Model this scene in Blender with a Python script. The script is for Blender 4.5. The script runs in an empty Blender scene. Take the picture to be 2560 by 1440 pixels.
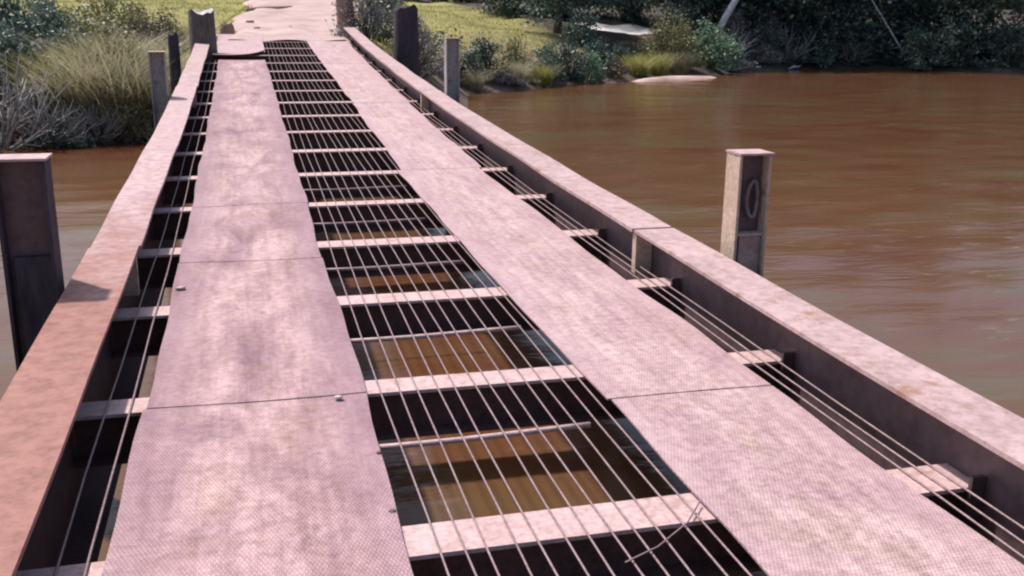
import bpy, math, random
import numpy as np
from mathutils import Vector, Matrix
S = bpy.context.scene
R = math.radians
# ------------------------------------------------------------------ camera
CAM_H = 1.6
TH, PS, RO = R(15.461), R(14.766), R(0.686)
F = Vector((math.sin(PS)*math.cos(TH), math.cos(PS)*math.cos(TH), -math.sin(TH)))
rr = Vector((math.cos(PS), -math.sin(PS), 0)); uu = rr.cross(F)
rx = rr*math.cos(RO)+uu*math.sin(RO); ux = uu*math.cos(RO)-rr*math.sin(RO)
cam = bpy.data.cameras.new('camera'); co = bpy.data.objects.new('camera', cam)
S.collection.objects.link(co); S.camera = co
m = Matrix((rx, ux, -F)).transposed().to_4x4(); m.translation = Vector((0, 0, CAM_H))
co.matrix_world = m
cam.sensor_width = 36; cam.lens = 36*2510.5/2560; cam.clip_start = .05; cam.clip_end = 1500
# ------------------------------------------------------------------ world, sun, exposure
SD = Vector((-.34, .40, .85)).normalized()          # towards the sun
w = bpy.data.worlds.new('World'); S.world = w; w.use_nodes = True
nt = w.node_tree; bg = nt.nodes['Background']; sky = nt.nodes.new('ShaderNodeTexSky')
sky.sky_type = 'NISHITA'; sky.sun_disc = False
sky.sun_elevation = math.asin(SD.z); sky.sun_rotation = math.atan2(SD.x, SD.y)
sky.dust_density = 3.0; sky.air_density = 1.0
nt.links.new(sky.outputs[0], bg.inputs[0]); bg.inputs[1].default_value = .12
sl = bpy.data.lights.new('sun', 'SUN'); sl.energy = 4.2; sl.angle = R(2.2); sl.color = (1, .90, .83)
so = bpy.data.objects.new('sun', sl); S.collection.objects.link(so)
so.rotation_euler = SD.to_track_quat('Z', 'Y').to_euler(); so.location = (-20, 20, 40)
S.view_settings.view_transform = 'Standard'; S.view_settings.look = 'None'
S.view_settings.exposure = 0.2; S.view_settings.gamma = 1
S.render.engine = 'CYCLES'; S.cycles.filter_width = 2.2
rng = np.random.default_rng(7); random.seed(7)
# ------------------------------------------------------------------ materials
def nodes(name):
    mt = bpy.data.materials.new(name); mt.use_nodes = True
    t = mt.node_tree; return mt, t, t.nodes['Principled BSDF']
def coords(t, scale=(1, 1, 1), kind='Object'):
    tc = t.nodes.new('ShaderNodeTexCoord'); mp = t.nodes.new('ShaderNodeMapping')
    mp.inputs['Scale'].default_value = scale
    t.links.new(tc.outputs[kind], mp.inputs[0]); return mp.outputs[0]
def noise(t, v, s, d=4, r=.55, dist=0):
    n = t.nodes.new('ShaderNodeTexNoise'); n.inputs['Scale'].default_value = s
    n.inputs['Detail'].default_value = d; n.inputs['Roughness'].default_value = r
    n.inputs['Distortion'].default_value = dist
    t.links.new(v, n.inputs['Vector']); return n.outputs['Fac']
def ramp(t, v, stops):
    r_ = t.nodes.new('ShaderNodeValToRGB'); e = r_.color_ramp.elements
    while len(e) < len(stops): e.new(.5)
    for k, (p, c) in enumerate(stops): e[k].position = p; e[k].color = (*c, 1)
    t.links.new(v, r_.inputs[0]); return r_.outputs[0]
def mix(t, f, a, b, mode='MIX'):
    x = t.nodes.new('ShaderNodeMix'); x.data_type = 'RGBA'; x.blend_type = mode
    for s_, i in ((f, 0), (a, 6), (b, 7)):
        if hasattr(s_, 'links') or isinstance(s_, bpy.types.NodeSocket): t.links.new(s_, x.inputs[i])
        else: x.inputs[i].default_value = s_ if i == 0 else (*s_, 1)
    return x.outputs[2]
def bump(t, bs, h, st, d=.01, prev=None):
    b = t.nodes.new('ShaderNodeBump'); b.inputs['Strength'].default_value = st
    b.inputs['Distance'].default_value = d; t.links.new(h, b.inputs['Height'])
    if prev: t.links.new(prev, b.inputs['Normal'])
    t.links.new(b.outputs[0], bs.inputs['Normal']); return b.outputs[0]
def mat_steel(name, c1, c2, c3, rough=.6, metal=.0, sc=3, bm=.3, spots=None):
    mt, t, b = nodes(name); v = coords(t)
    n1 = noise(t, v, sc, 6, .65); n2 = noise(t, v, sc*7, 5, .7)
    c = ramp(t, n1, [(.3, c1), (.52, c2), (.72, c3)])
    c = mix(t, .55, c, ramp(t, n2, [(.25, tuple(x*.62 for x in c1)), (.6, c3)]), 'MIX')
    if spots:
        n3 = noise(t, v, sc*1.7, 8, .75); k = ramp(t, n3, [(.55, (0, 0, 0)), (.66, (1, 1, 1))])
        c = mix(t, k, c, spots)
    t.links.new(c, b.inputs['Base Color'])
    b.inputs['Roughness'].default_value = rough; b.inputs['Metallic'].default_value = metal
    bump(t, b, n2, bm, .006); return mt
def mat_plate(name, base, dark, mud, xc, hw, edge=.45):
    """worn chequer plate: small raised lozenges, dusty film, darker margins and mud stains"""
    mt, t, b = nodes(name); v = coords(t)
    n1 = noise(t, coords(t, (1.6, .55, 1)), 2.2, 6, .62, .6); n2 = noise(t, v, 26, 5, .75); n3 = noise(t, coords(t, (1, .7, 1)), 3.1, 8, .7, .4)
    c = ramp(t, n1, [(.28, dark), (.48, tuple((a+d)/2 for a, d in zip(base, dark))), (.62, base), (.85, tuple(min(.9, a*1.12) for a in base))])
    k = ramp(t, n3, [(.50, (0, 0, 0)), (.68, (.75, .75, .75))])
    c = mix(t, k, c, mud)
    c = mix(t, .5, c, ramp(t, n2, [(.36, (.42, .36, .34)), (.58, (1.08, 1.08, 1.08))]), 'MULTIPLY')
    n4 = noise(t, coords(t, (1, .35, 1)), 9, 6, .75, .3)
    c = mix(t, .6, c, ramp(t, n4, [(.33, (.70, .62, .64)), (.60, (1.04, 1.02, 1.02))]), 'MULTIPLY')
    n6 = noise(t, coords(t, (9, .45, 1)), 2.6, 6, .7, .2)
    c = mix(t, .5, c, ramp(t, n6, [(.34, (.62, .52, .50)), (.56, (1.03, 1.02, 1.02))]), 'MULTIPLY')
    n7 = noise(t, coords(t, (1.2, .8, 1)), 1.3, 9, .8, .8)
    c = mix(t, ramp(t, n7, [(.60, (0, 0, 0)), (.68, (.55, .55, .55))]), c, (.36, .20, .15))
    # darker tone towards both margins, middle keeps its own colour
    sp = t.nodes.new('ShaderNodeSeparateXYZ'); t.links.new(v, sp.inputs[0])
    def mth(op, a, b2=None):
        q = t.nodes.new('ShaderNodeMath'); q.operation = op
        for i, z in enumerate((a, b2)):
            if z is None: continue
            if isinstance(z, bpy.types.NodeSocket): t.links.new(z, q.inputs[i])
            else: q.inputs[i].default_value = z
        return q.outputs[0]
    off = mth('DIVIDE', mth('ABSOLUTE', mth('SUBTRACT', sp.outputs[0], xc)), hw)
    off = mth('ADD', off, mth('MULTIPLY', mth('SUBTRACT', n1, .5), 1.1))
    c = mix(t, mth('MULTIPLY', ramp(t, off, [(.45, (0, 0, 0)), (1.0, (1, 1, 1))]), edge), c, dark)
    # lozenges: two crossed sets of dashes
    h = None
    for sx, sy, ang in ((105, 44, 45), (105, 44, -45)):
        tc = t.nodes.new('ShaderNodeTexCoord'); mp = t.nodes.new('ShaderNodeMapping')
        mp.inputs['Rotation'].default_value = (0, 0, R(ang)); mp.inputs['Scale'].default_value = (sx, sy, 0)
        t.links.new(tc.outputs['Object'], mp.inputs[0])
        vo = t.nodes.new('ShaderNodeTexVoronoi'); vo.inputs['Scale'].default_value = 1; vo.inputs['Randomness'].default_value = .12
        t.links.new(mp.outputs[0], vo.inputs['Vector'])
        o = ramp(t, vo.outputs['Distance'], [(.18, (1, 1, 1)), (.34, (0, 0, 0))])
        h = o if h is None else mix(t, 1.0, h, o, 'LIGHTEN')
    c = mix(t, .34, c, mix(t, h, (.30, .22, .24), (1, 1, 1)), 'MULTIPLY')
    t.links.new(c, b.inputs['Base Color'])
    t.links.new(ramp(t, n1, [(.3, (.7, .7, .7)), (.75, (.42, .42, .42))]), b.inputs['Roughness'])
    b.inputs['Metallic'].default_value = .12
    nb = bump(t, b, noise(t, coords(t, (.55, 2.6, 1)), 2.4, 4, .55, .5), .55, .035)
    nb = bump(t, b, noise(t, v, 7, 4, .6), .35, .02, nb)
    nb = bump(t, b, h, .4, .003, nb); bump(t, b, n2, .25, .004, nb)
    return mt
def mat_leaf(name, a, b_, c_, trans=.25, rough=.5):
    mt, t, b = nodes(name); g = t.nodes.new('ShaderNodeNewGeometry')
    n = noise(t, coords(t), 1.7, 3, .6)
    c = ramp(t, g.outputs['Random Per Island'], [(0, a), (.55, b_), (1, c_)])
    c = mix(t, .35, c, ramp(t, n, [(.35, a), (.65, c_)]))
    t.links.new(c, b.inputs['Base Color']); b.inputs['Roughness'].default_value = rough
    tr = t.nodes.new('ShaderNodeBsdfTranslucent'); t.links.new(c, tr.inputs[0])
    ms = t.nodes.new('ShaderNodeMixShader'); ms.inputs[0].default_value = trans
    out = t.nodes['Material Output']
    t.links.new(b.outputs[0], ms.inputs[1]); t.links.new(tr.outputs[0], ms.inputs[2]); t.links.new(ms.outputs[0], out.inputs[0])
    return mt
def mat_bark(name, a, b_):
    mt, t, b = nodes(name); n = noise(t, coords(t, (6, 6, 1.2)), 4, 6, .7)
    t.links.new(ramp(t, n, [(.3, a), (.7, b_)]), b.inputs['Base Color']); b.inputs['Roughness'].default_value = .9
    bump(t, b, n, .8, .03); return mt
M = {}
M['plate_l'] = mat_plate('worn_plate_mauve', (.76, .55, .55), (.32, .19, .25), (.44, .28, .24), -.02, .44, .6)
M['plate_r'] = mat_plate('worn_plate_pale', (.80, .62, .61), (.56, .39, .44), (.60, .46, .40), 1.78, .40, .45)
M['rust'] = mat_steel('flange_rusty_pink', (.21, .085, .07), (.30, .13, .11), (.40, .20, .16), .7, .0, 1.6, .35)
M['flange'] = mat_steel('flange_pale_pink', (.28, .18, .17), (.44, .30, .31), (.58, .43, .44), .7, .0, 2.6, .7, (.32, .18, .13))
def mat_fade():
    mt, t, b = nodes('flange_rust_fading'); v = coords(t); sp = t.nodes.new('ShaderNodeSeparateXYZ'); t.links.new(v, sp.inputs[0])
    n1 = noise(t, v, 2.4, 7, .7); n2 = noise(t, v, 15, 5, .7)
    mr = t.nodes.new('ShaderNodeMapRange'); mr.inputs[1].default_value = 4.2; mr.inputs[2].default_value = 8.2; t.links.new(sp.outputs[1], mr.inputs[0])
    ad = t.nodes.new('ShaderNodeMath'); ad.operation = 'ADD'; t.links.new(mr.outputs[0], ad.inputs[0])
    sb = t.nodes.new('ShaderNodeMath'); sb.operation = 'MULTIPLY_ADD'; sb.inputs[1].default_value = 1.6; sb.inputs[2].default_value = -.8
    t.links.new(n1, sb.inputs[0]); t.links.new(sb.outputs[0], ad.inputs[1])
    rust = ramp(t, n2, [(.3, (.20, .08, .065)), (.6, (.34, .16, .135))]); pale = ramp(t, n2, [(.3, (.34, .215, .215)), (.65, (.56, .41, .43))])
    t.links.new(mix(t, ramp(t, ad.outputs[0], [(.2, (0, 0, 0)), (.9, (1, 1, 1))]), rust, pale), b.inputs['Base Color'])
    b.inputs['Roughness'].default_value = .7; bump(t, b, n2, .4, .006); return mt
M['fade'] = mat_fade()
M['web'] = mat_steel('girder_web', (.070, .042, .050), (.115, .075, .088), (.18, .125, .14), .5, .1, 2.0, .3, (.13, .07, .05))
M['beam'] = mat_steel('beam_top', (.42, .26, .25), (.56, .38, .38), (.66, .50, .50), .6, .05, 5, .5, (.40, .24, .20))
M['dark'] = mat_steel('dark_steel', (.05, .03, .035), (.08, .05, .06), (.13, .09, .10), .6, .1, 5, .4)
M['rustdark'] = mat_steel('dark_rust', (.05, .028, .028), (.10, .052, .05), (.17, .09, .08), .8, .0, 4, .5)
M['rod'] = mat_steel('rod_steel', (.13, .075, .07), (.27, .18, .185), (.42, .31, .335), .5, .2, 9, .3)
M['post'] = mat_steel('post_pale', (.38, .25, .18), (.55, .41, .32), (.68, .54, .45), .8, .0, 4, .7, (.22, .14, .10))
M['post_grey'] = mat_steel('post_grey', (.20, .19, .20), (.31, .30, .31), (.46, .44, .46), .7, .0, 4, .5, (.20, .15, .14))
M['ring'] = mat_steel('ring_rusty', (.10, .07, .08), (.20, .155, .165), (.30, .25, .26), .8, 0, 14, .6)
M['timber_dark'] = mat_bark('timber_dark', (.035, .026, .038), (.10, .08, .10))
M['timber_tan'] = mat_bark('timber_tan', (.16, .11, .08), (.42, .31, .25))
M['stone'] = mat_steel('abutment', (.16, .11, .09), (.26, .19, .16), (.34, .27, .24), .95, 0, 1.5, .8)
M['bark'] = mat_bark('bark_grey', (.07, .06, .055), (.20, .175, .16))
M['bark_pale'] = mat_bark('bark_pale', (.42, .40, .43), (.75, .72, .76))
M['twig'] = mat_bark('twig_grey', (.22, .21, .20), (.50, .48, .48))
M['pebble'] = mat_steel('pebble', (.42, .33, .32), (.5, .4, .4), (.58, .5, .48), .8, 0, 20, .4)
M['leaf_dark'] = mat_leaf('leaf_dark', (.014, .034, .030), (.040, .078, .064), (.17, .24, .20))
M['leaf_blue'] = mat_leaf('leaf_bluegreen', (.045, .08, .06), (.11, .16, .125), (.25, .31, .26))
M['leaf_olive'] = mat_leaf('leaf_olive', (.08, .09, .03), (.20, .21, .08), (.42, .41, .20))
M['leaf_bright'] = mat_leaf('leaf_bright', (.06, .14, .08), (.15, .28, .16), (.42, .56, .42), .3, .3)
M['leaf_grey'] = mat_leaf('leaf_grey', (.09, .085, .09), (.20, .19, .20), (.40, .38, .40))
M['leaf_brown'] = mat_leaf('leaf_brown', (.05, .035, .03), (.12, .085, .06), (.22, .16, .12))
M['blade_tan'] = mat_leaf('blade_tan', (.19, .175, .09), (.38, .35, .21), (.60, .56, .40), .4)
M['blade_green'] = mat_leaf('blade_green', (.13, .15, .035), (.33, .33, .09), (.56, .53, .20), .4)
def mat_ground():
    mt, t, b = nodes('earth_bank'); v = coords(t)
    n1 = noise(t, v, .35, 6, .6, .4); n2 = noise(t, v, 5, 6, .7)
    earth = ramp(t, n2, [(.3, (.09, .06, .045)), (.7, (.22, .16, .12))])
    grass = ramp(t, n2, [(.3, (.20, .20, .055)), (.7, (.42, .39, .15))])
    sep = t.nodes.new('ShaderNodeSeparateXYZ'); t.links.new(v, sep.inputs[0])
    mr = t.nodes.new('ShaderNodeMapRange'); mr.inputs[1].default_value = -.3; mr.inputs[2].default_value = .7
    t.links.new(sep.outputs[2], mr.inputs[0])
    k = mix(t, .35, mr.outputs[0], ramp(t, n1, [(.35, (0, 0, 0)), (.6, (1, 1, 1))]), 'MULTIPLY')
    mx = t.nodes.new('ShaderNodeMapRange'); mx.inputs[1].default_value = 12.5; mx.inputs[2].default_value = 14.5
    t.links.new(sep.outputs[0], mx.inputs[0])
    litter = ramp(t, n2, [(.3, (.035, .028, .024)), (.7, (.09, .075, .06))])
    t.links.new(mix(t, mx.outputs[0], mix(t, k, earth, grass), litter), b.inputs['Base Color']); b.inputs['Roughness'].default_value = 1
    bump(t, b, n2, .8, .05); return mt
def mat_sand(name, a, b_, c_):
    mt, t, b = nodes(name); v = coords(t); n = noise(t, v, 1.1, 8, .65, .3)
    t.links.new(ramp(t, n, [(.3, a), (.5, b_), (.7, c_)]), b.inputs['Base Color']); b.inputs['Roughness'].default_value = .95
    bump(t, b, noise(t, v, 9, 5, .7), .5, .03); return mt
def mat_water():
    mt, t, b = nodes('muddy_water'); v = coords(t, (.5, 1.0, 1))
    n1 = noise(t, v, .55, 5, .6, .8); n2 = noise(t, coords(t, (.30, 1.3, 1)), 3.2, 6, .6, .9)
    c = ramp(t, n1, [(.3, (.115, .045, .023)), (.5, (.135, .066, .033)), (.70, (.120, .090, .045))])
    k = ramp(t, n2, [(.60, (0, 0, 0)), (.74, (.16, .16, .16))])
    c = mix(t, k, c, (.18, .105, .075))
    n3 = noise(t, coords(t, (.45, 1.4, 1)), 5.5, 3, .5, .3); n5 = noise(t, v, .32, 2, .5)
    fl = mix(t, 1.0, ramp(t, n3, [(.62, (0, 0, 0)), (.72, (.6, .6, .6))]), ramp(t, n5, [(.48, (0, 0, 0)), (.60, (1, 1, 1))]), 'MULTIPLY')
    c = mix(t, fl, c, (.30, .20, .16))
    t.links.new(c, b.inputs['Base Color']); b.inputs['Roughness'].default_value = .10; b.inputs['IOR'].default_value = 1.33
    w1 = noise(t, coords(t, (.55, 1.6, 1)), 1.6, 5, .55, .6); w2 = noise(t, coords(t, (.6, 1.5, 1)), 9, 4, .6)
    nb = bump(t, b, w1, .20, .06); bump(t, b, w2, .13, .012, nb); return mt
M['ground'] = mat_ground(); M['water'] = mat_water()
M['road'] = mat_sand('pink_dirt', (.36, .25, .23), (.47, .345, .33), (.56, .44, .43))
M['sand'] = mat_sand('river_sand', (.42, .27, .22), (.55, .38, .33), (.66, .50, .46))
M['palesand'] = mat_sand('pale_track', (.6, .6, .6), (.72, .72, .73), (.8, .8, .82))
# ------------------------------------------------------------------ builders
C = S.collection
def tag(o, label=None, cat=None, group=None, kind=None):
    for k, v in (('label', label), ('category', cat), ('group', group), ('kind', kind)):
        if v: o[k] = v
    return o
def empty(name, loc, label, cat, group=None, rz=0):
    o = bpy.data.objects.new(name, None); C.objects.link(o); o.location = loc; o.rotation_euler = (0, 0, rz)
    o.empty_display_size = .2; return tag(o, label, cat, group)
class MB:
    def __init__(s): s.v = []; s.f = []; s.n = 0
    def add(s, v, f):
        s.v.append(np.asarray(v, float)); s.f += [tuple(i+s.n for i in q) for q in f]; s.n += len(v); return s
    def box(s, x0, x1, y0, y1, z0, z1, ny=1, nx=1):
        """box cut along y so that it can follow the sag of the deck"""
        v = []; f = []; ys = np.linspace(y0, y1, ny+1); xs = np.linspace(x0, x1, nx+1); per = 2*(nx+1)
        for y in ys:
            for x in xs: v.append((x, y, z1))
            for x in xs[::-1]: v.append((x, y, z0))
        for j in range(ny):
            for k in range(per):
                a = j*per+k; b = j*per+(k+1) % per
                f.append((a, a+per, b+per, b))
        for j, flip in ((0, False), (ny, True)):
            o = j*per
            for k in range(nx):
                q = (o+k, o+k+1, o+per-2-k, o+per-1-k)
                f.append(q[::-1] if flip else q)
        return s.add(v, f)
    def tube(s, pts, rad, n=6):
        pts = [Vector(p) for p in pts]; rad = rad if hasattr(rad, '__len__') else [rad]*len(pts)
        v = []; f = []
        for i, p in enumerate(pts):
            d = (pts[min(i+1, len(pts)-1)]-pts[max(i-1, 0)]).normalized()
            a = d.cross(Vector((.31, .2, .93))).normalized()
            if a.length < .1: a = Vector((1, 0, 0))
            b = d.cross(a)
            for k in range(n):
                t = 2*math.pi*k/n; v.append(p+(a*math.cos(t)+b*math.sin(t))*rad[i])
        for i in range(len(pts)-1):
            for k in range(n):
                f.append((i*n+k, i*n+(k+1) % n, (i+1)*n+(k+1) % n, (i+1)*n+k))
        f.append(tuple(range(n))[::-1]); f.append(tuple((len(pts)-1)*n+k for k in range(n)))
        return s.add(v, f)
    def mesh(s, name, warp=None):
        v = np.concatenate(s.v); 
        if warp: v = warp(v.copy())
        me = bpy.data.meshes.new(name); me.from_pydata([tuple(p) for p in v], [], s.f); me.update(); return me
def put(name, me, mt, parent=None, loc=None, smooth=False):
    o = bpy.data.objects.new(name, me); C.objects.link(o)
    if not me.materials: me.materials.append(mt)
    elif mt is not None and me.materials[0] != mt:
        o.material_slots[0].link = 'OBJECT'; o.material_slots[0].material = mt
    if parent: o.parent = parent
    if loc is not None: o.location = loc
    if smooth: me.polygons.foreach_set('use_smooth', [True]*len(me.polygons))
    return o
def fastmesh(name, v, nper):
    """independent polygons of nper corners each from a flat vertex array"""
    n = len(v)//nper; me = bpy.data.meshes.new(name)
    me.vertices.add(len(v)); me.vertices.foreach_set('co', np.ascontiguousarray(v, dtype=np.float32).ravel())
    me.loops.add(len(v)); me.loops.foreach_set('vertex_index', np.arange(len(v), dtype=np.int32))
    me.polygons.add(n); me.polygons.foreach_set('loop_start', np.arange(0, len(v), nper, dtype=np.int32))
    me.polygons.foreach_set('loop_total', np.full(n, nper, dtype=np.int32))
    me.update(calc_edges=True); me.validate(); return me
def leaves(cen, size, elong=2.0, up=.3, rg=rng):
    """one lozenge leaf per centre, freely turned"""
    n = len(cen); a = rg.normal(size=(n, 3)); a[:, 2] = a[:, 2]*.7; a /= np.linalg.norm(a, axis=1)[:, None]
    b = rg.normal(size=(n, 3)); b[:, 2] += up; b = np.cross(a, b); b /= np.linalg.norm(b, axis=1)[:, None]+1e-9
    s = size*rg.uniform(.55, 1.35, n)[:, None]
    A = a*s*.5; B = b*s*.5/elong
    v = np.stack([cen-A, cen-A*.1+B, cen+A, cen-A*.1-B], 1)
    return v.reshape(-1, 3)
def blades(base, h, wd, lean, rg=rng, nseg=3):
    """arching grass blades as strips of quads -> array of quads"""
    n = len(base); az = rg.uniform(0, 2*np.pi, n); hh = h*rg.uniform(.5, 1.2, n); ln = lean*rg.uniform(.2, 1.3, n)*hh
    d = np.stack([np.cos(az), np.sin(az), np.zeros(n)], 1); sd = np.stack([-np.sin(az+.6), np.cos(az+.6), np.zeros(n)], 1)
    P = []; W = []
    for k in range(nseg+1):
        t = k/nseg; P.append(base+d*(ln*t*t)[:, None]+np.array([0, 0, 1])*(hh*(t-.25*t*t*lean))[:, None]); W.append(wd*(1-.85*t)*.5)
    q = []
    for k in range(nseg):
        q.append(np.stack([P[k]-sd*W[k], P[k]+sd*W[k], P[k+1]+sd*W[k+1], P[k+1]-sd*W[k+1]], 1))
    return np.concatenate(q, 0).reshape(-1, 3)
# ------------------------------------------------------------------ lie of the land
def dz(y): 
    y = np.asarray(y, float); return np.where(y > 0, .1526*(np.minimum(y, 25)/10)**2+np.maximum(y-25, 0)*.0763, 0)
SX = [-120, -40, -12, -4.3, -2.4, -1.7, -.9, 3.4, 4.6, 6.4, 10.5, 14.5, 18, 24, 28, 31, 35, 60, 130]
SY = [14, 17, 18.6, 19.8, 20.2, 21.4, 22.8, 23.4, 27, 30.7, 33.7, 36.4, 38.5, 42.5, 43.5, 41, 39, 33, 28]
def shore(x): return np.interp(x, SX, SY)+.35*np.sin(np.asarray(x)*1.3)+.18*np.sin(np.asarray(x)*3.1+1)
WZ = -.9
def hn(x, y): return .10*np.sin(x*.9+y*.4)+.08*np.sin(y*1.3-x*.6+2)+.05*np.sin(x*2.7+1)*np.sin(y*2.3)
def road_z(y): y = np.asarray(y, float); return np.where(y < 44, dz(y)-.01, dz(44)-.01+(np.minimum(y, 60)-44)*.035)
def road_c(y): return .95+np.maximum(np.asarray(y, float)-24, 0)*.115
def ground(x, y):
    x = np.asarray(x, float); y = np.asarray(y, float)
    d = (y-shore(x))*.85; dn = (-8.5-y)
    def prof(d): return np.interp(d, [-30, -4, -.4, 0, .5, 3, 8, 14, 30, 60, 130], [-2.6, -2.0, -1.05, -.9, -.72, -.1, .62, 1.35, 1.95, 2.4, 3.4])
    h = np.maximum(prof(d), prof(dn)*.6)
    h = h+hn(x, y)*np.clip(np.maximum(d, dn)/3, 0, 1)
    off = np.abs(x-road_c(y)); emb = road_z(y)-.03-np.maximum(off-1.9, 0)*.75
    k = np.where(y > 23.6, 1, 0)*np.clip((70-y)/10, 0, 1)
    h = np.where(k > 0, np.maximum(h, emb*k+h*(1-k)), h)
    h = np.where((off < 2.3) & (y > 23.6) & (y < 62), np.minimum(h, road_z(y)-.02-.10*np.clip((2.3-off)/.6, 0, 1)), h)
    return h
def gz(x, y): return float(ground(x, y))
xs = np.concatenate([np.arange(-110, -16, 2.5), np.arange(-16, 34, .5), np.arange(34, 125, 2.5)])
ys = np.concatenate([np.arange(-45, 16, 1.5), np.arange(16, 56, .4), np.arange(56, 160, 3)])
X, Y = np.meshgrid(xs, ys); Z = ground(X, Y)
V = np.stack([X, Y, Z], 2).reshape(-1, 3); nx = len(xs); mb = MB()
mb.add(V, [(j*nx+i, j*nx+i+1, (j+1)*nx+i+1, (j+1)*nx+i) for j in range(len(ys)-1) for i in range(nx-1)])
tag(put('ground', mb.mesh('ground'), M['ground'], smooth=True), kind='structure')
# water: fine near, with a real low swell
xs = np.concatenate([np.arange(-110, -12, 3), np.arange(-12, 34, .22), np.arange(34, 125, 3)])
ys = np.concatenate([np.arange(-14, 1, 1.), np.arange(1, 46, .22), np.arange(46, 60, 2)])
X, Y = np.meshgrid(xs, ys)
Z = WZ+.003*np.sin(Y*4.1+1.9*np.sin(X*.7+Y*.3))+.0025*np.sin(Y*6.7-X*1.9+2*np.sin(X*.5))+.0025*np.sin(X*3.1+Y*2.3)
V = np.stack([X, Y, Z], 2).reshape(-1, 3); nx = len(xs); mb = MB()
mb.add(V, [(j*nx+i, j*nx+i+1, (j+1)*nx+i+1, (j+1)*nx+i) for j in range(len(ys)-1) for i in range(nx-1)])
tag(put('water', mb.mesh('water'), M['water'], smooth=True), kind='structure')
# dirt road beyond the bridge, with a ragged edge and worn ruts
mb = MB(); v = []; f = []; ys = np.arange(23.9, 62, .35); n = 15
for j, y in enumerate(ys):
    wl = 1.45+.18*math.sin(y*.9)+.07*math.sin(y*2.3)+.05*(y-24); wr = 1.45+.14*math.sin(y*1.1+1)+.05*math.sin(y*2.6)
    c = float(road_c(y))
    for k in range(n):
        t = k/(n-1); x = c-wl+t*(wl+wr); v.append((x, y, float(road_z(y))+.012-.03*math.exp(-((t-.3)/.08)**2)-.03*math.exp(-((t-.7)/.08)**2)+.01*math.sin(x*5+y*3)-(.12 if k in (0, n-1) else 0)+.02))
for j in range(len(ys)-1):
    for k in range(n-1): f.append((j*n+k, j*n+k+1, (j+1)*n+k+1, (j+1)*n+k))
tag(put('road', mb.add(v, f).mesh('road'), M['road'], smooth=True), kind='structure')
def patch(name, cx, cy, a, b, z, mt, rz=0, zf=None, bulge=.06):
    mb = MB(); v = []; f = []; nr, na = 5, 28
    for i in range(nr+1):
        for k in range(na):
            t = 2*math.pi*k/na; q = i/nr*(1+.16*math.sin(3*t+cx)+.10*math.sin(5*t+2)); x = a*q*math.cos(t); y = b*q*math.sin(t)
            X_ = cx+x*math.cos(rz)-y*math.sin(rz); Y_ = cy+x*math.sin(rz)+y*math.cos(rz)
            v.append((X_, Y_, (zf(X_, Y_) if zf else z)+bulge*(1-(i/nr)**2)-(.05 if i == nr else 0)))
    for i in range(nr):
        for k in range(na): f.append((i*na+k, (i+1)*na+k, (i+1)*na+(k+1) % na, i*na+(k+1) % na))
    return tag(put(name, mb.add(v, f).mesh(name), mt, smooth=True), kind='structure')
patch('sandbar', 16.0, 36.7, 2.3, .55, -.87, M['sand'], .42, bulge=.10)
patch('sandy_path', 18.9, 50.0, 2.4, 1.3, 0, M['palesand'], .1, zf=lambda x, y: gz(x, y)+.05, bulge=.05)
# ------------------------------------------------------------------ the bridge
Y0, Y1 = -8.6, 24.3
def sag(v):
    v[:, 2] += dz(v[:, 1]); return v
def wsag(seed, amp=.006):
    def fn(v):
        x, y = v[:, 0], v[:, 1]
        v[:, 2] += dz(y)+amp*(np.sin(x*4+seed)*np.sin(y*2.3+seed*2)+.5*np.sin(y*5.1+seed*3+x*3))
        v[:, 0] += .007*np.sin(y*1.9+seed*5)+.004*np.sin(y*6.1+seed)
        return v
    return fn
bridge = empty('bridge', (0, 0, 0), 'narrow steel bridge with two pale plate tracks and open rod-filled gap over brown river', 'bridge')
def girder(x, side):
    g = empty('girder', (0, 0, 0), None, None); g.parent = bridge
    sp = [Y0, 5.95, 14.6, Y1+.5] if side < 0 else [Y0, 5.82, 13.9, Y1+.5]
    for i in range(3):
        ny = int((sp[i+1]-sp[i])/.35)+1; ex = .004*i
        mb = MB().box(x-.135, x+.135, sp[i]+.006, sp[i+1]-.006, .203, .222+ex, ny, 3)
        sd = i*3+side
        def fn(v, sd=sd):
            x_, y = v[:, 0], v[:, 1]; v[:, 2] += dz(y)+.003*np.sin(y*2.6+sd); v[:, 0] += .005*np.sin(y*1.1+sd)+.0025*np.sin(y*3.3+x_*3+sd); return v
        o = put('top_flange', mb.mesh('top_flange', fn), M['fade'] if (side < 0 and i < 2) else M['flange'], g)
        if side < 0: o['label'] = ['rusty salmon near length of top flange', 'pale pink middle length of top flange', 'greyish far length of top flange'][i]
    ny = int((Y1-Y0)/.5)
    put('web', MB().box(x-.008, x+.008, Y0, Y1+.5, -.42, .2, ny).mesh('web', sag), M['web'], g)
    put('bottom_flange', MB().box(x-.13, x+.13, Y0, Y1+.4, -.44, -.423, ny).mesh('bottom_flange', sag), M['dark'], g)
    for y in ([5.82, 13.9, -.5] if side > 0 else [5.95, 14.6, -.5]):
        put('stiffener', MB().box(x-side*.012-.055*(side > 0)*2 if side > 0 else x+.012, x-.012 if side > 0 else x+.11, y-.03, y+.03, -.06, .19).mesh('stiffener', sag), M['post'], g)
girder(-.77, -1); girder(2.455, 1)
BY = [2.803+1.316*k for k in range(-7, 17)]
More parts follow.
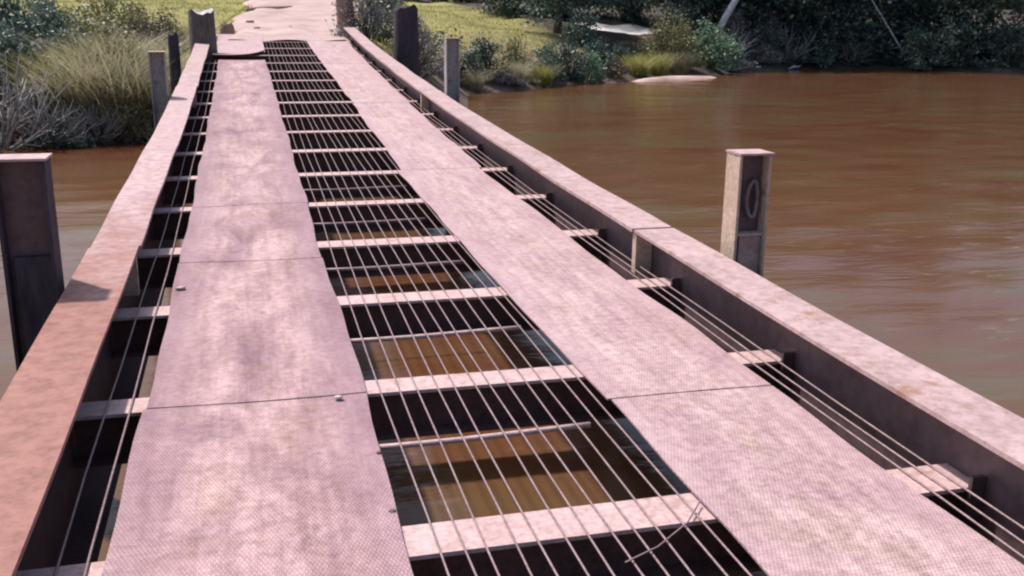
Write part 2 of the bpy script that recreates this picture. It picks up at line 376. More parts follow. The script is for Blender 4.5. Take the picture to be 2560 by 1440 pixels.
for i, y in enumerate(BY):
    hw = .088+.008*math.sin(i*2.1); tw = .006*math.sin(i*1.3)
    mb = MB().box(-.757, 2.442, y-hw, y+hw, -.03, -.015)
    def fn(v, y=y, tw=tw):
        v[:, 1] += (v[:, 0]-.9)*tw; v[:, 2] += float(dz(y)) ; return v
    b = put('cross_beam', mb.mesh('cross_beam', fn), M['beam'], bridge)
    put('beam_web', MB().box(-.757, 2.442, y-.006, y+.006, -.22, -.031).mesh('beam_web', fn), M['rustdark'], b)
    put('lower_flange', MB().box(-.757, 2.442, y-hw, y+hw, -.235, -.221).mesh('lower_flange', fn), M['rustdark'], b)
    put('end_bracket', MB().box(2.385, 2.441, y-.11, y-.092, -.13, .03).mesh('end_bracket', lambda v, y=y: v+np.array([0, 0, float(dz(y))])), M['dark'], b)
def plates(segs, mt, seed):
    for i, (a, b, x0a, x1a, x0b, x1b) in enumerate(segs):
        ny = int((b-a)/.16)+1; mb = MB().box(0, 1, a+.0003, b-.0003, -.008, 0, ny, 8)
        fw = wsag(seed, .005)
        def fn(v):
            t = (v[:, 1]-a)/(b-a); u = v[:, 0].copy(); g = .003*np.exp(-((u-(.3+.17*((i*7) % 3)))/.2)**2)
            v[:, 1] += np.where(t < .01, g, 0); v[:, 0] = (x0a+(x0b-x0a)*t)*(1-v[:, 0])+(x1a+(x1b-x1a)*t)*v[:, 0]
            return fw(v)
        put('deck_plate', mb.mesh('deck_plate', fn), mt, bridge, smooth=False)
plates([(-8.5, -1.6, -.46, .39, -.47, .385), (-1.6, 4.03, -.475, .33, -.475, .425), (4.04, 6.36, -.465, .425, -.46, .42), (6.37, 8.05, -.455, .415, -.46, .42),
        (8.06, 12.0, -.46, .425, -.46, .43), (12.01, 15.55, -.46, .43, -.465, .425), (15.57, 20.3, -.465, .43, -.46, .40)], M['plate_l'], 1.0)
plates([(-8.5, -.8, 1.42, 2.2, 1.42, 2.2), (-.79, 3.72, 1.42, 2.23, 1.415, 2.165), (3.73, 9.4, 1.40, 2.165, 1.345, 2.14), (9.41, 14.4, 1.39, 2.17, 1.44, 2.24),
        (14.42, 19.6, 1.46, 2.26, 1.44, 2.30), (19.62, 25.6, 1.43, 2.30, 1.39, 2.34)], M['plate_r'], 5.0)
# last left plate lies on the ramp with its near edge bent up in a bow
mb = MB().box(-.58, .43, 20.34, 25.2, -.006, .0, 24, 14)
def lip(v):
    x, y = v[:, 0], v[:, 1]; t = np.clip(1-(y-20.34)/1.3, 0, 1); k = np.clip((x+.58)/1.01, 0, 1)
    v[:, 2] += dz(y)+.012+(.085-.02*k+.05*k**4)*t**1.5; v[:, 1] += 1.5*k**3.5*t; return v
o = put('deck_plate', mb.mesh('bent_plate', lip), M['plate_r'], bridge); o['label'] = 'bent plate with upturned near edge'
# rods
def rod(x, r, ph, y0=Y0+.1, y1=24.2):
    n = 60; pts = []
    for i in range(n+1):
        y = y0+(y1-y0)*i/n; pts.append((x+.005*math.sin(y*.9+ph)+.003*math.sin(y*2.7+ph*2), y, float(dz(y))-.015+r+.001+.0015*math.sin(y*2+ph)))
    put('rod', MB().tube(pts, r, 6).mesh('rod'), M['rod'], bridge, smooth=True)
for k in range(12): rod(.492+.0795*k+.006*math.sin(k*2.7), .0040, k)
for x in (-.615, -.525): rod(x, .0045, x*9)
for x in (2.235, 2.295, 2.36): rod(x, .0045, x*7)
for i, y in enumerate(BY[5:12]):
    yy = y+.69+.03*math.sin(i*1.9)
    x1 = 1.30+.03*math.sin(i*2.3) if i < 13 else 1.36
    if i == 1: yy = 2.20
    if i == 2: yy = y+.735
    r = .012 if i < 5 else .010
    pts = [(x, yy+(x-.4)*(.02 if i > 1 else .10), float(dz(yy))-.032-.004*math.sin((x-.4)*5)) for x in np.linspace(.39, x1, 6)]
    put('tie_rod', MB().tube(pts, r, 7).mesh('tie_rod'), M['beam'] if i < 4 else M['rod'], bridge, smooth=True)
# loose bits on the deck
o = put('wire', MB().tube([(1.02, 2.50, .012), (1.15, 2.56, .014), (1.30, 2.68, .012), (1.40, 2.80, .016)], .003, 5).mesh('wire'), M['rod'], smooth=True)
tag(o, 'thin loose wire lying aslant over the rods beside the nearest right plate', 'wire')
def pebble(x, y, r, label, mt='pebble'):
    import bmesh
    bm = bmesh.new(); bmesh.ops.create_icosphere(bm, subdivisions=2, radius=r)
    for q in bm.verts: q.co *= 1+.22*math.sin(q.co.x*300*.02/r*.4+q.co.y*40+x)+.12*math.sin(q.co.z*220+y*3); q.co.z *= .38; q.co.x *= 1.3
    me = bpy.data.meshes.new('pebble'); bm.to_mesh(me); bm.free()
    o = put('pebble', me, M[mt], loc=(x, y, float(dz(y))+r*.4), smooth=True); tag(o, label, 'pebble')
pebble(-.425, 5.78, .022, 'pale pebble on the left edge of the left plate track')
pebble(.30, 3.98, .016, 'small pale chip on the left track at the nearest plate joint')
pebble(.40, 3.42, .010, 'dark lump on the inner edge of the left track by the nearest tie rod', 'dark')
pebble(.385, 2.97, .010, 'dark lump on the inner edge of the left track beside the nearest wide beam', 'dark')
# abutment under the far end
mb = MB().box(-1.25, 2.95, 23.4, 25.2, -2.2, .40)
tag(put('abutment', mb.mesh('abutment'), M['stone']), 'low earth-stained abutment carrying the far end of the bridge', 'abutment')
mb = MB().box(-1.25, 2.95, -9.6, -8.4, -2.2, -.46)
tag(put('abutment', mb.mesh('abutment'), M['stone']), 'abutment under the near end of the bridge behind the camera', 'abutment')
for i, (x, y, r_, l) in enumerate([(.35, 26.6, .07, 'grey stone on the left verge of the dirt road near the brown stump'), (.2, 28.2, .09, 'larger stone farther up the left verge of the dirt road'),
                                   (2.55, 27.6, .06, 'small stone on the right verge of the dirt road'), (1.2, 27.1, .04, 'small stone lying in the middle of the dirt road')]):
    pebble(x, y, r_, l, 'stone')
# ------------------------------------------------------------------ posts beside the girders
def hpost(name, x, y, ztop, zbot, wd, dp, label, group, mt, cap_mt, detail=True, tilt=(0, 0), board=None):
    e = empty(name, (x, y, zbot), label, 'post', group); e.rotation_euler = (R(tilt[0]), R(tilt[1]), 0); h = ztop-zbot
    t = .016
    put('flange', MB().box(-wd/2, -wd/2+t, -dp/2, dp/2, 0, h, 1).mesh('flange'), mt, e)
    put('flange', MB().box(wd/2-t, wd/2, -dp/2, dp/2, 0, h, 1).mesh('flange'), mt, e)
    put('web', MB().box(-wd/2+t+.001, wd/2-t-.001, -.006, .006, 0, h-.003).mesh('post_web'), M['web'] if detail else mt, e)
    put('cap_plate', MB().box(-wd/2-.004, wd/2+.010, -dp/2-.012, dp/2+.01, h+.001, h+.013).mesh('cap_plate'), cap_mt, e)
    if detail and not board:
        ring = [(.015+.034*math.cos(a), -dp/2+.045, h-.26+.105*math.sin(a)+.012*math.sin(2*a)) for a in np.linspace(0, 2*math.pi, 25)]
        put('ring_clamp', MB().tube(ring, .012, 7)  .mesh('ring_clamp'), M['ring'], e, smooth=True)
    if detail:
        if not board: put('stiffener', MB().box(-wd/2+t+.001, wd/2-t-.001, -dp/2+.01, -.007, h-.47, h-.455).mesh('stiffener'), mt, e)
        put('packing_board', MB().box(-wd/2+t+.03, wd/2-t-.004, -dp/2+.03, -.012, 0, h-.475).mesh('packing_board'), board or cap_mt, e)
    return e
P = 'steel posts standing outside the girders'
hpost('steel_post', 2.79, 5.25, .82, -2.4, .20, .17, 'pale pink steel post with dark recess beside the right girder, nearest on the right', P, M['post'], M['flange'])
hpost('steel_post', -1.07, 5.28, .88, -2.4, .235, .17, 'dark grey steel post with pale cap beside the rusty left girder, nearest on the left', P, M['timber_dark'], M['flange'], True, (0, 0), M['timber_dark'])
hpost('steel_post', 2.58+.12, 13.55, 1.225, -2.0, .18, .16, 'grey-white steel post beside the right girder, standing before the riverside shrubs', P, M['post_grey'], M['post'], False)
hpost('steel_post', -1.04, 13.5, 1.045, -2.0, .19, .18, 'grey steel post with flat cap beside the left girder, before the tan grass', P, M['post_grey'], M['post'], False)
def timber(name, x, y, z0, z1, r, label, mt, top=None, n=14, tilt=(0, 0), cat='post'):
    e = empty(name, (x, y, z0), label, cat); e.rotation_euler = (R(tilt[0]), R(tilt[1]), 0); h = z1-z0
    v = []; f = []; lv = 9; sd = x*7
    for i in range(lv+1):
        t = i/lv
        for k in range(n):
            a = 2*math.pi*k/n; q = r*(1.12-.16*t)*(1+.10*math.sin(3*a+sd)+.07*math.sin(7*a+sd+t*2))*(1+.35*max(0, .15-t))
            zz = h*t+(.05*math.sin(2*a+sd)+.03*math.sin(5*a) if i == lv else 0)
            v.append((q*math.cos(a), q*math.sin(a), zz))
    for i in range(lv):
        for k in range(n): f.append((i*n+k, i*n+(k+1) % n, (i+1)*n+(k+1) % n, (i+1)*n+k))
    put('trunk', MB().add(v, f).mesh('stump_trunk'), mt, e, smooth=True)
    tv = v[-n:]+[(0, 0, h-.01)]; put('top', MB().add(np.array(tv)+np.array([0, 0, .002]), [(k, (k+1) % n, n) for k in range(n)]).mesh('stump_top'), top or mt, e)
    return e
timber('timber_post', -1.27, 20.6, -.9, 1.06, .10, 'thin dark timber post left of the girder before the square-headed stump', M['timber_dark'], M['timber_dark'])
timber('timber_post', -.78, 21.3, -.9, 1.50, .25, 'thick grey weathered timber post with pale top at the far left bridge end', M['bark'], M['bark_pale'])
timber('timber_post', 3.22, 20.9, -.9, 1.62, .235, 'stout purple-black timber post beside the far end of the right girder', M['timber_dark'], M['timber_dark'])
timber('timber_post', 2.52, 25.4, .6, 1.98, .21, 'pale tan timber stump standing at the end of the right plate track', M['timber_tan'], M['timber_tan'], tilt=(0, -4))
timber('tree_stump', -.35, 26.3, .85, 1.16, .17, 'low brown stump beside the dirt road just past the left track', M['timber_tan'], M['timber_dark'], cat='stump')
o = put('log', MB().tube([(.15, 32.6, 1.50), (.6, 32.9, 1.54), (1.1, 33.1, 1.56), (1.55, 33.5, 1.60)], [.07, .085, .08, .06], 9).mesh('log'), M['timber_tan'], smooth=True)
tag(o, 'brown log lying across the left verge of the dirt road', 'log')
# ------------------------------------------------------------------ plants
def shrub_mesh(n, w_, h_, size, seed, clumps=14, elong=2.0, spread=.2):
    rg = np.random.default_rng(seed); cc = []
    while len(cc) < clumps:
        p = rg.uniform(-1, 1, 3); p[2] = abs(p[2])
        if np.linalg.norm(p) < 1: cc.append(p*np.array([w_/2, w_/2, h_*.92])*np.array([.85, .85, 1]))
    cc = np.array(cc); cnt = rg.multinomial(n, rg.dirichlet(np.ones(clumps)*2.5))
    cen = np.concatenate([c+rg.normal(size=(k, 3))*np.array([w_, w_, h_])*spread*rg.uniform(.5, 1) for c, k in zip(cc, cnt)])
    cen[:, 2] = np.abs(cen[:, 2])+.02
    return fastmesh('foliage', leaves(cen, size, elong, rg=rg), 4), cc
def stems_mesh(cc, r, seed, fork=2):
    rg = np.random.default_rng(seed); mb = MB()
    for c in cc:
        c = Vector(c); b = Vector((rg.normal()*.05, rg.normal()*.05, -.1)); mid = b.lerp(c, .5)+Vector(rg.normal(size=3)*.08*c.length)
        mb.tube([b, mid, c], [r, r*.7, r*.3], 5)
        for _ in range(fork):
            e = c+Vector(rg.normal(size=3)*.22*c.length); mb.tube([mid, (mid+e)/2+Vector(rg.normal(size=3)*.05), e], [r*.6, r*.4, r*.15], 4)
    return mb.mesh('stems')
SH = {}
for k, a in {'leafy': (2300, 1.5, 1.3, .10, 11, 18, 2.0, .13), 'big': (900, 1.5, 1.3, .17, 12, 12, 2.4, .15), 'loose': (1700, 1.5, 1.4, .09, 13, 16, 2.6, .13), 'low': (1500, 1.8, .7, .09, 14, 16, 2.0, .13)}.items():
    me, cc = shrub_mesh(*a); SH[k] = (me, stems_mesh(cc, .02, a[4]+50))
rg = np.random.default_rng(5)
SH['bare'] = (None, stems_mesh(np.array([(math.cos(a)*rg.uniform(.3, .8), math.sin(a)*rg.uniform(.3, .8), rg.uniform(.3, 1.2)) for a in np.linspace(0, 6.2, 22)]), .022, 77, 5))
def tuft(seed, n, rad, h, wd, lean):
    rg = np.random.default_rng(seed); a = rg.uniform(0, 2*np.pi, n); q = rad*np.sqrt(rg.uniform(0, 1, n))
    return fastmesh('blades', blades(np.stack([q*np.cos(a), q*np.sin(a), np.zeros(n)-.03], 1), h, wd, lean, rg), 4)
TF = [tuft(21, 800, .42, 1.15, .020, .7), tuft(22, 800, .46, 1.05, .020, .95)]
def plant(kind, mt, x, y, s, label, group=None, sz=None, rz=None, z=None):
    if rz is None: rz = (x*37+y*11) % 6.28
    z = gz(x, y) if z is None else z
    z = max(z, WZ-.03)
    if kind == 'tuft':
        o = put('grass_tuft', TF[int(abs(x*10)) % 2], M[mt], loc=(x, y, z)); o.scale = (s, s, sz or s); o.rotation_euler = (0, 0, rz)
        return tag(o, label, 'grass', group)
    e = empty('bare_shrub' if kind == 'bare' else 'shrub', (x, y, z), label, 'shrub', group, rz); e.scale = (s, s, sz or s)
    fo, st = SH[kind]
    if fo: put('foliage', fo, M[mt], e)
    put('stem', st, M['twig'] if kind == 'bare' else M['bark'], e, smooth=True)
    return e
GL = 'shrubs on the left bank'; GG = 'grass tufts on the left bank'; GR = 'shrubs along the right bank'
# left bank, from the waterline up
plant('bare', 'twig', -4.3, 19.7, 1.35, 'pale leafless shrub with arching grey branches at the far left waterline', GL)
plant('bare', 'twig', -3.45, 19.9, .85, 'low tangle of bare grey twigs over the water left of the tan grass', GL)
plant('bare', 'twig', -2.7, 20.2, .65, 'small bare grey shrub at the foot of the tan grass', GL)
plant('low', 'leaf_grey', -4.9, 20.3, 1.0, 'grey-brown low scrub at the waterline under the pale bare branches', GL)
plant('low', 'leaf_brown', -3.9, 20.5, .9, 'brown low scrub on the left shore between bare twigs', GL)
plant('low', 'leaf_grey', -3.0, 20.7, .75, 'grey low scrub right of the bare shrubs on the left shore', GL)
plant('leafy', 'leaf_blue', -5.6, 22.0, 1.5, 'large blue-green shrub at the left edge of the picture', GL)
plant('leafy', 'leaf_blue', -4.5, 22.5, 1.3, 'blue-green shrub behind the pale bare branches', GL)
plant('leafy', 'leaf_dark', -4.6, 24.6, 1.25, 'dark green shrub high on the left bank below the lawn', GL)
plant('leafy', 'leaf_blue', -3.6, 23.6, 1.1, 'rounded blue-green shrub behind the tan grass, left of the olive bush', GL)
plant('loose', 'leaf_olive', -2.8, 23.9, 1.1, 'olive bush above the tan grass on the left bank', GL)
plant('leafy', 'leaf_dark', -2.9, 25.8, .85, 'small dark bush on the brow of the left bank', GL)
plant('loose', 'leaf_brown', -2.1, 24.6, .95, 'brownish dry bush left of the dark timber posts', GL)
plant('loose', 'leaf_olive', -1.75, 23.2, .9, 'olive scrub behind the thin dark timber post', GL)
plant('leafy', 'leaf_bright', -1.95, 20.75, .34, 'small bright green seedling beside the grey post at the waterline', GL)
for k_, m_, x, y, s_, l in [('leafy', 'leaf_blue', -6.6, 24.5, 1.7, 'blue-green shrub on the brow at the left edge of the picture'),
    ('leafy', 'leaf_dark', -5.6, 26.4, 1.3, 'dark shrub on the brow, left of the small dark bushes'),
    ('leafy', 'leaf_blue', -4.3, 26.4, 1.15, 'blue-green shrub on the brow behind the rounded shrub'),
    ('loose', 'leaf_olive', -3.5, 25.4, 1.1, 'olive shrub on the brow behind the tan grass'),
    ('loose', 'leaf_brown', -2.6, 27.6, .85, 'brown dry shrub at the edge of the lawn left of the road'),
    ('leafy', 'leaf_dark', -1.9, 27.9, .65, 'small dark shrub nearest the dirt road on the left'),
    ('loose', 'leaf_olive', -1.5, 25.0, .6, 'olive shrub between the dark timber posts and the brown stump'),
    ('loose', 'blade_tan', -2.95, 20.9, .85, 'dry tan weed with small leaves at the front of the tan clump on its left'),
    ('loose', 'blade_tan', -2.15, 20.8, .8, 'dry tan weed with small leaves next to the bright green seedling'),
    ('loose', 'blade_tan', -2.55, 22.2, 1.2, 'tall dry tan weed rising from the back of the tan clump'),
    ('leafy', 'leaf_blue', -3.7, 21.2, .95, 'grey-green shrub at the left front of the tan clump'),
    ('leafy', 'leaf_olive', -2.9, 21.9, 1.0, 'yellow-green leafy shrub growing through the middle of the tan clump'),
    ('leafy', 'leaf_blue', -4.9, 21.2, 1.0, 'grey-green shrub rising behind the pale bare branches near the edge'),
    ('loose', 'leaf_olive', -3.3, 28.0, 1.15, 'olive shrub out on the lawn behind the brow shrubs'),
    ('leafy', 'leaf_blue', -5.0, 28.4, 1.15, 'blue-green shrub out on the lawn at the left'),
    ('loose', 'leaf_brown', -1.75, 26.2, .95, 'dry brown shrub on the embankment behind the grey timber post'),
    ('loose', 'leaf_olive', -2.5, 26.0, 1.05, 'olive shrub on the brow next to the dry brown shrub'),
    ('low', 'leaf_dark', -5.4, 19.9, .9, 'dark low scrub touching the water at the left edge'),
    ('low', 'leaf_dark', -3.4, 19.95, .8, 'dark low scrub touching the water under the bare twigs'),
    ('low', 'leaf_brown', -2.2, 20.4, .5, 'dark brown low scrub touching the water below the tan grass')]:
    plant(k_, m_, x, y, s_, l, GL)
for x, y, s, mt, l in [(-3.3, 21.3, 1.34, 'blade_tan', 'tan grass tuft at the left end of the tan clump'), (-2.85, 21.1, 1.4, 'blade_tan', 'tall tan grass tuft second from the left in the tan clump'),
                       (-2.45, 21.0, 1.4, 'blade_tan', 'tall tan grass tuft in the middle of the tan clump'), (-2.1, 21.3, 1.34, 'blade_tan', 'pale tan grass tuft nearest the grey left post'),
                       (-2.6, 22.0, 1.4, 'blade_tan', 'tan grass tuft behind the middle of the tan clump'), (-2.05, 22.4, 1.22, 'blade_green', 'greenish grass tuft behind the grey left post'),
                       (-3.6, 22.2, 1.16, 'blade_green', 'greenish grass tuft before the rounded blue-green shrub'), (-1.65, 21.7, .8, 'blade_tan', 'short tan grass tuft at the foot of the dark timber posts'),
                       (-2.7, 23.0, 1.3, 'blade_tan', 'tallest tan grass tuft at the back of the tan clump'), (-2.2, 23.2, 1.15, 'blade_tan', 'tan grass tuft at the back of the clump near the brownish bush'),
                       (-2.35, 20.55, .6, 'blade_tan', 'small drooping tan grass tuft overhanging the left water'), (-1.35, 23.4, .75, 'blade_green', 'greenish grass tuft beside the far left end of the bridge'),
                       (-.95, 25.0, .5, 'blade_tan', 'low dry grass tuft beside the low brown stump'), (-1.9, 26.2, .6, 'blade_green', 'grass tuft on the embankment left of the dirt road')]:
    plant('tuft', mt, x, y, s, l, GG)
# right bank
for k, mt, x, y, s, l in [
    ('loose', 'leaf_grey', 3.9, 24.0, 1.0, 'grey scrub between the purple-black post and the river'),
    ('loose', 'leaf_grey', 2.95, 25.2, 1.05, 'grey scrub behind the far end of the right girder'),
    ('leafy', 'leaf_dark', 4.3, 27.4, .9, 'dark bush behind the purple-black timber post'),
    ('loose', 'leaf_brown', 5.0, 34.5, .9, 'brown dry bush at the top of the grassy slope'),
    ('leafy', 'leaf_dark', 6.3, 31.7, 1.15, 'dark green shrub just right of the far grey post'),
    ('low', 'leaf_grey', 5.2, 29.0, .8, 'low grey scrub at the water behind the far grey post'),
    ('leafy', 'leaf_dark', 7.6, 32.6, 1.1, 'dark green shrub second from the far grey post'),
    ('low', 'leaf_grey', 8.2, 32.3, .8, 'low grey-brown scrub at the foot of the grassy slope'),
    ('loose', 'leaf_olive', 8.9, 33.6, 1.0, 'olive shrub below the right of the grassy slope'),
    ('low', 'leaf_olive', 9.3, 32.9, .45, 'small mossy green mound at the waterline'),
    ('leafy', 'leaf_blue', 10.2, 34.4, 1.1, 'blue-green shrub left of the pale-leaved plant'),
    ('leafy', 'leaf_dark', 11.3, 34.9, 1.1, 'dark shrub at the waterline behind the pale-leaved plant'),
    ('big', 'leaf_bright', 12.0, 35.0, .8, 'small pale-leaved plant at the water in front of the dark tree'),
    ('leafy', 'leaf_dark', 12.7, 36.3, 1.0, 'dark round shrub right of the pale-leaved plant'),
    ('low', 'leaf_brown', 13.2, 35.6, .8, 'brown low scrub dipping into the water before the sandbar'),
    ('loose', 'leaf_olive', 16.3, 38.8, 1.5, 'tall olive shrub behind the pink sandbar'),
    ('loose', 'leaf_olive', 17.3, 39.3, 1.5, 'tall olive shrub between the sandbar and the big-leaved bush'),
    ('leafy', 'leaf_dark', 14.3, 38.0, .75, 'dark shrub at the left of the tall olive shrubs'),
    ('big', 'leaf_bright', 19.0, 39.9, 1.35, 'bright big-leaved green bush right of the tall olive shrubs'),
    ('big', 'leaf_bright', 20.2, 41.0, 1.1, 'smaller big-leaved bush at the edge of the dark wood'),
    ('leafy', 'leaf_dark', 18.4, 41.8, 1.6, 'dark shrub rising behind the bright big-leaved bush'),
    ('loose', 'leaf_olive', 4.0, 25.4, .9, 'olive shrub close behind the purple-black post'),
    ('leafy', 'leaf_blue', 3.5, 27.0, 1.1, 'grey-green shrub left of the purple-black post beside the road'),
    ('leafy', 'leaf_blue', 23.4, 43.4, 1.3, 'grey-green shrub lit at the edge of the shaded bank'),
    ('big', 'leaf_blue', 26.6, 43.6, 1.3, 'broad-leaved grey-green shrub in the middle of the bay'),
    ('big', 'leaf_blue', 31.8, 41.2, 1.5, 'broad-leaved teal shrub by the water near the right edge'),
    ('low', 'leaf_grey', 20.6, 41.2, 1.1, 'pale grey scrub at the waterline right of the big-leaved bushes'),
    ('low', 'leaf_grey', 22.8, 42.6, 1.2, 'pale grey scrub at the waterline in the middle of the dark wood'),
    ('loose', 'leaf_grey', 21.6, 43.2, 1.5, 'grey loose shrub under the leaning pale trunk'),
    ('loose', 'leaf_grey', 24.0, 44.2, 1.5, 'grey-green loose shrub in the shade left of the thin bare branch'),
    ('leafy', 'leaf_dark', 25.6, 44.0, 1.6, 'black-green shrub overhanging the water, deep in the bay'),
    ('loose', 'leaf_grey', 27.4, 44.4, 1.6, 'grey shrub beneath the thin slanting branch'),
    ('leafy', 'leaf_dark', 29.2, 43.4, 1.7, 'black-green shrub right of the thin slanting branch'),
    ('leafy', 'leaf_blue', 30.6, 42.0, 1.6, 'teal shrub over the water near the right edge'),
    ('leafy', 'leaf_dark', 32.4, 41.0, 1.7, 'black-green shrub left of the last teal shrub'),
    ('leafy', 'leaf_blue', 34.4, 40.4, 1.7, 'teal shrub at the right edge of the picture'),
    ('leafy', 'leaf_dark', 36.4, 39.8, 1.7, 'dark shrub beyond the right edge of the picture'),
    ('bare', 'twig', 21.0, 42.0, 1.3, 'bare grey twiggy shrub at the dark water edge, left one', ),
    ('bare', 'twig', 25.0, 43.6, 1.4, 'bare grey twiggy shrub in the middle of the shaded bank'),
    ('bare', 'twig', 28.4, 43.6, 1.2, 'bare grey twiggy shrub by the thin slanting branch')]:
    plant(k, mt, x, y, s, l, GR)
U = [(13.4, 40.0, 1.2, 'leaf_dark', 'left of the pale track'), (19.9, 44.2, 1.6, 'leaf_dark', 'left of the leaning pale trunk'),
     (22.6, 45.2, 2.0, 'leaf_dark', 'right of the leaning pale trunk'), (24.8, 46.2, 2.1, 'leaf_grey', 'behind the grey-green loose shrub'), (27.0, 46.6, 2.1, 'leaf_dark', 'behind the overhanging black-green shrub'),
     (29.4, 45.4, 2.2, 'leaf_dark', 'right of the thin slanting branch'), (31.6, 43.8, 2.1, 'leaf_dark', 'behind the teal shrub over the water'), (34.0, 42.6, 2.1, 'leaf_dark', 'by the last teal shrub'),
     (36.4, 42.0, 2.1, 'leaf_blue', 'beyond the last teal shrub'), (20.0, 52.8, 2.2, 'leaf_dark', 'beyond the right end of the pale track'), (16.2, 54.0, 2.2, 'leaf_dark', 'beyond the left end of the pale track'),
     (13.0, 51.0, 2.0, 'leaf_dark', 'at the left end of the wood'), (23.6, 50.0, 2.4, 'leaf_dark', 'deep in the wood behind the leaning trunk'), (28.6, 50.6, 2.4, 'leaf_dark', 'deep in the wood behind the blue-green tree'),
     (33.6, 47.6, 2.4, 'leaf_dark', 'deep in the wood near the right edge')]
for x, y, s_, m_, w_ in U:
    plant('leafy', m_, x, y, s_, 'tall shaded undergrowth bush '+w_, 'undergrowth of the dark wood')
for x, y, s, mt, l in [(5.6, 29.9, .8, 'blade_tan', 'tan grass tuft at the water right of the far grey post'), (6.9, 31.4, .7, 'blade_tan', 'tan grass tuft between the two dark green shrubs'),
                       (8.6, 32.6, .7, 'blade_tan', 'tan grass tuft beside the low grey-brown scrub'), (9.8, 33.4, .7, 'blade_green', 'green grass tuft left of the blue-green shrub'),
                       (14.7, 37.2, .9, 'blade_green', 'green grass tuft at the left end of the sandbar'), (15.8, 37.7, .9, 'blade_green', 'green grass tuft behind the middle of the sandbar'),
                       (17.0, 38.3, .8, 'blade_tan', 'tan grass tuft left of the bright big-leaved bush'), (4.3, 26.2, .8, 'blade_tan', 'tan grass tuft near the purple-black post'),
                       (3.55, 22.9, .7, 'blade_tan', 'dry grass tuft by the foot of the purple-black post')]:
    plant('tuft', mt, x, y, s, l, 'grass tufts on the right bank')
# ------------------------------------------------------------------ trees
def tree_meshes(seed, h, w_, zlow, n, size):
    rg = np.random.default_rng(seed); mb = MB(); tips = []
    top = Vector((rg.normal()*.4, rg.normal()*.4, h*.8)); pts = [Vector((0, 0, -.4)), Vector((.05, .02, h*.2)), top*.5+Vector((.2, .1, 0)), top]
    mb.tube(pts, [.26, .20, .14, .05], 9)
    for i in range(13):
        z = rg.uniform(.22, .8)*h; a = rg.uniform(0, 6.28); L = w_/2*rg.uniform(.5, 1.0); p0 = Vector((top.x*z/h, top.y*z/h, z))
        e = p0+Vector((math.cos(a)*L, math.sin(a)*L, rg.uniform(-.25, .3)*L)); md = p0.lerp(e, .5)+Vector((0, 0, .15*L))
        mb.tube([p0, md, e], [.09, .055, .02], 6); tips += [md, e]
        for _ in range(2):
            e2 = md+Vector(rg.normal(size=3)*.3*L); mb.tube([md, e2], [.04, .012], 4); tips.append(e2)
    cl = [np.array(t) for t in tips]+[rg.uniform(-1, 1, 3)*np.array([w_*.42, w_*.42, (h-zlow)*.45])+np.array([0, 0, (h+zlow)/2]) for _ in range(24)]
    cnt = rg.multinomial(n, rg.dirichlet(np.ones(len(cl))*3))
    cen = np.concatenate([c+rg.normal(size=(k, 3))*np.array([.62, .62, .42]) for c, k in zip(cl, cnt)])
    cen = cen[cen[:, 2] > zlow*.7]
    return mb.mesh('trunk'), fastmesh('crown', leaves(cen, size, 1.8, rg=rg), 4)
TR = [tree_meshes(31, 9, 7.5, 1.0, 15000, .25), tree_meshes(32, 8, 7.5, .6, 15000, .24), tree_meshes(33, 10, 8, 1.2, 15000, .26)]
def tree(i, x, y, s, mt, label, bark='bark', rz=0):
    e = empty('tree', (x, y, gz(x, y)), label, 'tree', 'trees of the dark wood beyond the right bank', rz); e.scale = (s, s, s)
    put('trunk', TR[i][0], M[bark], e, smooth=True); put('crown', TR[i][1], M[mt], e); return e
for a in [(1, 14.0, 45.5, .85, 'leaf_dark', 'dark tree left of the pale track at the left end of the wood'),
          (0, 17.0, 57.0, 1.1, 'leaf_dark', 'dark tree standing behind the pale track'),
          (2, 22.5, 57.5, 1.1, 'leaf_dark', 'dark tree behind the pale track on its right'),
          (1, 21.8, 48.3, 1.0, 'leaf_dark', 'dark tree behind the bright big-leaved bush'),
          (0, 24.5, 47.5, 1.0, 'leaf_dark', 'shaded tree behind the leaning pale trunk'),
          (1, 28.0, 47.5, 1.0, 'leaf_blue', 'blue-green tree behind the thin slanting branch'),
          (2, 26.5, 51.5, 1.1, 'leaf_dark', 'dark tree of the second row in the middle of the wood'),
          (0, 31.5, 46.0, 1.0, 'leaf_dark', 'dark tree behind the first teal shrub'),
          (1, 34.5, 44.0, 1.0, 'leaf_blue', 'blue-green tree at the right edge of the picture'),
          (2, 32.0, 51.5, 1.1, 'leaf_dark', 'dark tree of the second row near the right edge'),
          (0, 38.5, 43.0, 1.0, 'leaf_dark', 'dark tree beyond the right edge of the picture'),
          (0, 20.6, 46.2, .8, 'leaf_dark', 'small dark tree just left of the leaning pale trunk'),
          (1, 25.8, 45.3, .85, 'leaf_dark', 'low-crowned dark tree overhanging the middle of the bay'),
          (2, 30.0, 50.5, 1.1, 'leaf_dark', 'dark tree behind the blue-green tree of the bay'),
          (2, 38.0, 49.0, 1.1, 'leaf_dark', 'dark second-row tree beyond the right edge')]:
    tree(*a, rz=a[1]*1.7)
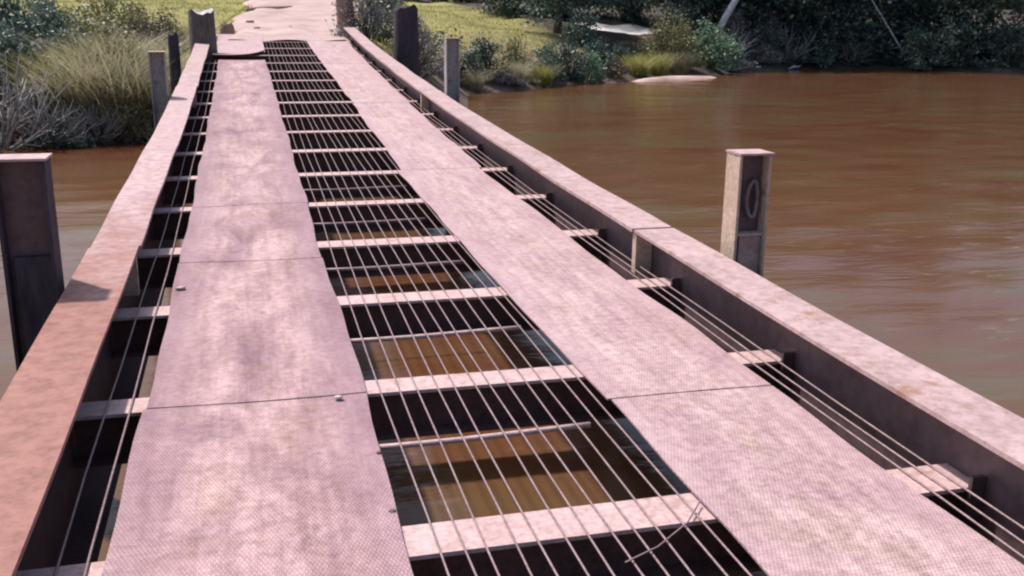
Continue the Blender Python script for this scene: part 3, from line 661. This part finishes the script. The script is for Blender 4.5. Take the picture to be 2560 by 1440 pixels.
for x0, y0, x1, y1, r_, l in [(19.8, 40.5, 21.6, 41.5, .06, 'pale driftwood log at the water right of the big-leaved bushes'), (21.8, 41.7, 23.6, 42.8, .075, 'longer pale driftwood log in the middle of the shaded bay'),
                              (24.3, 42.6, 25.3, 43.2, .05, 'thin driftwood stick at the right of the driftwood logs')]:
    o = put('driftwood', MB().tube([(x0, y0, -.86), ((2*x0+x1)/3, (2*y0+y1)/3-.1, -.76), ((x0+2*x1)/3, (y0+2*y1)/3, -.80), (x1, y1, -.72)], [r_*.6, r_, r_*.9, r_*.5], 8).mesh('driftwood'), M['bark_pale'], smooth=True)
    tag(o, l, 'driftwood', 'driftwood along the shaded bay')
o = put('leaning_trunk', MB().tube([(20.6, 42.4, .9), (21.0, 42.6, 1.5), (21.8, 42.9, 2.6), (23.0, 43.4, 4.6), (24.0, 43.8, 6.5)], [.16, .15, .14, .11, .06], 10).mesh('leaning_trunk'), M['bark_pale'], smooth=True)
tag(o, 'pale grey leaning tree trunk at the left of the dark wood', 'trunk')
o = put('branch', MB().tube([(30.6, 42.4, -.75), (30.0, 42.6, .2), (29.3, 42.8, 1.2), (28.5, 43.1, 2.4), (27.6, 43.3, 3.4)], [.05, .05, .045, .035, .02], 7).mesh('branch'), M['bark_pale'], smooth=True)
tag(o, 'thin pale branch slanting down into the water of the bay', 'branch')
# ------------------------------------------------------------------ grass and far wood (stuff)
rg = np.random.default_rng(99); n = 70000
x = rg.uniform(-16, 26, n); y = rg.uniform(20, 60, n)
d = y-shore(x); off = np.abs(x-road_c(y)); k = (d > .4) & ((off > 1.45+.35*rg.uniform(0, 1, n)) | (y < 23)) & ~((x > -1.1) & (x < 2.9) & (y < 25.5)) & (x < 13+.6*np.sin(y*2))
x, y = x[k], y[k]; b = np.stack([x, y, ground(x, y)-.01], 1)
near = (y-shore(x)) < 4
v = np.concatenate([blades(b[near], .34, .022, .8, rg, 2), blades(b[~near], .15, .03, .7, rg, 2)])
tag(put('grass', fastmesh('grass', v, 4), M['blade_green']), 'short yellow-green grass covering the river banks', 'grass', kind='stuff')
n = 60000; x = rg.uniform(-90, 120, n); yb = 88+.0025*x*x*.5; y = yb+rg.normal(size=n)*5
top = 9+3*np.sin(x*.21)+2*np.sin(x*.53+1); z = ground(x, y)+rg.uniform(0, 1, n)**.8*top
tag(put('distant_wood', fastmesh('distant_wood', leaves(np.stack([x, y, z], 1), .9, 1.6, rg=rg), 4), M['leaf_olive']), 'far-off green wood closing the view beyond the meadow', 'wood', kind='stuff')
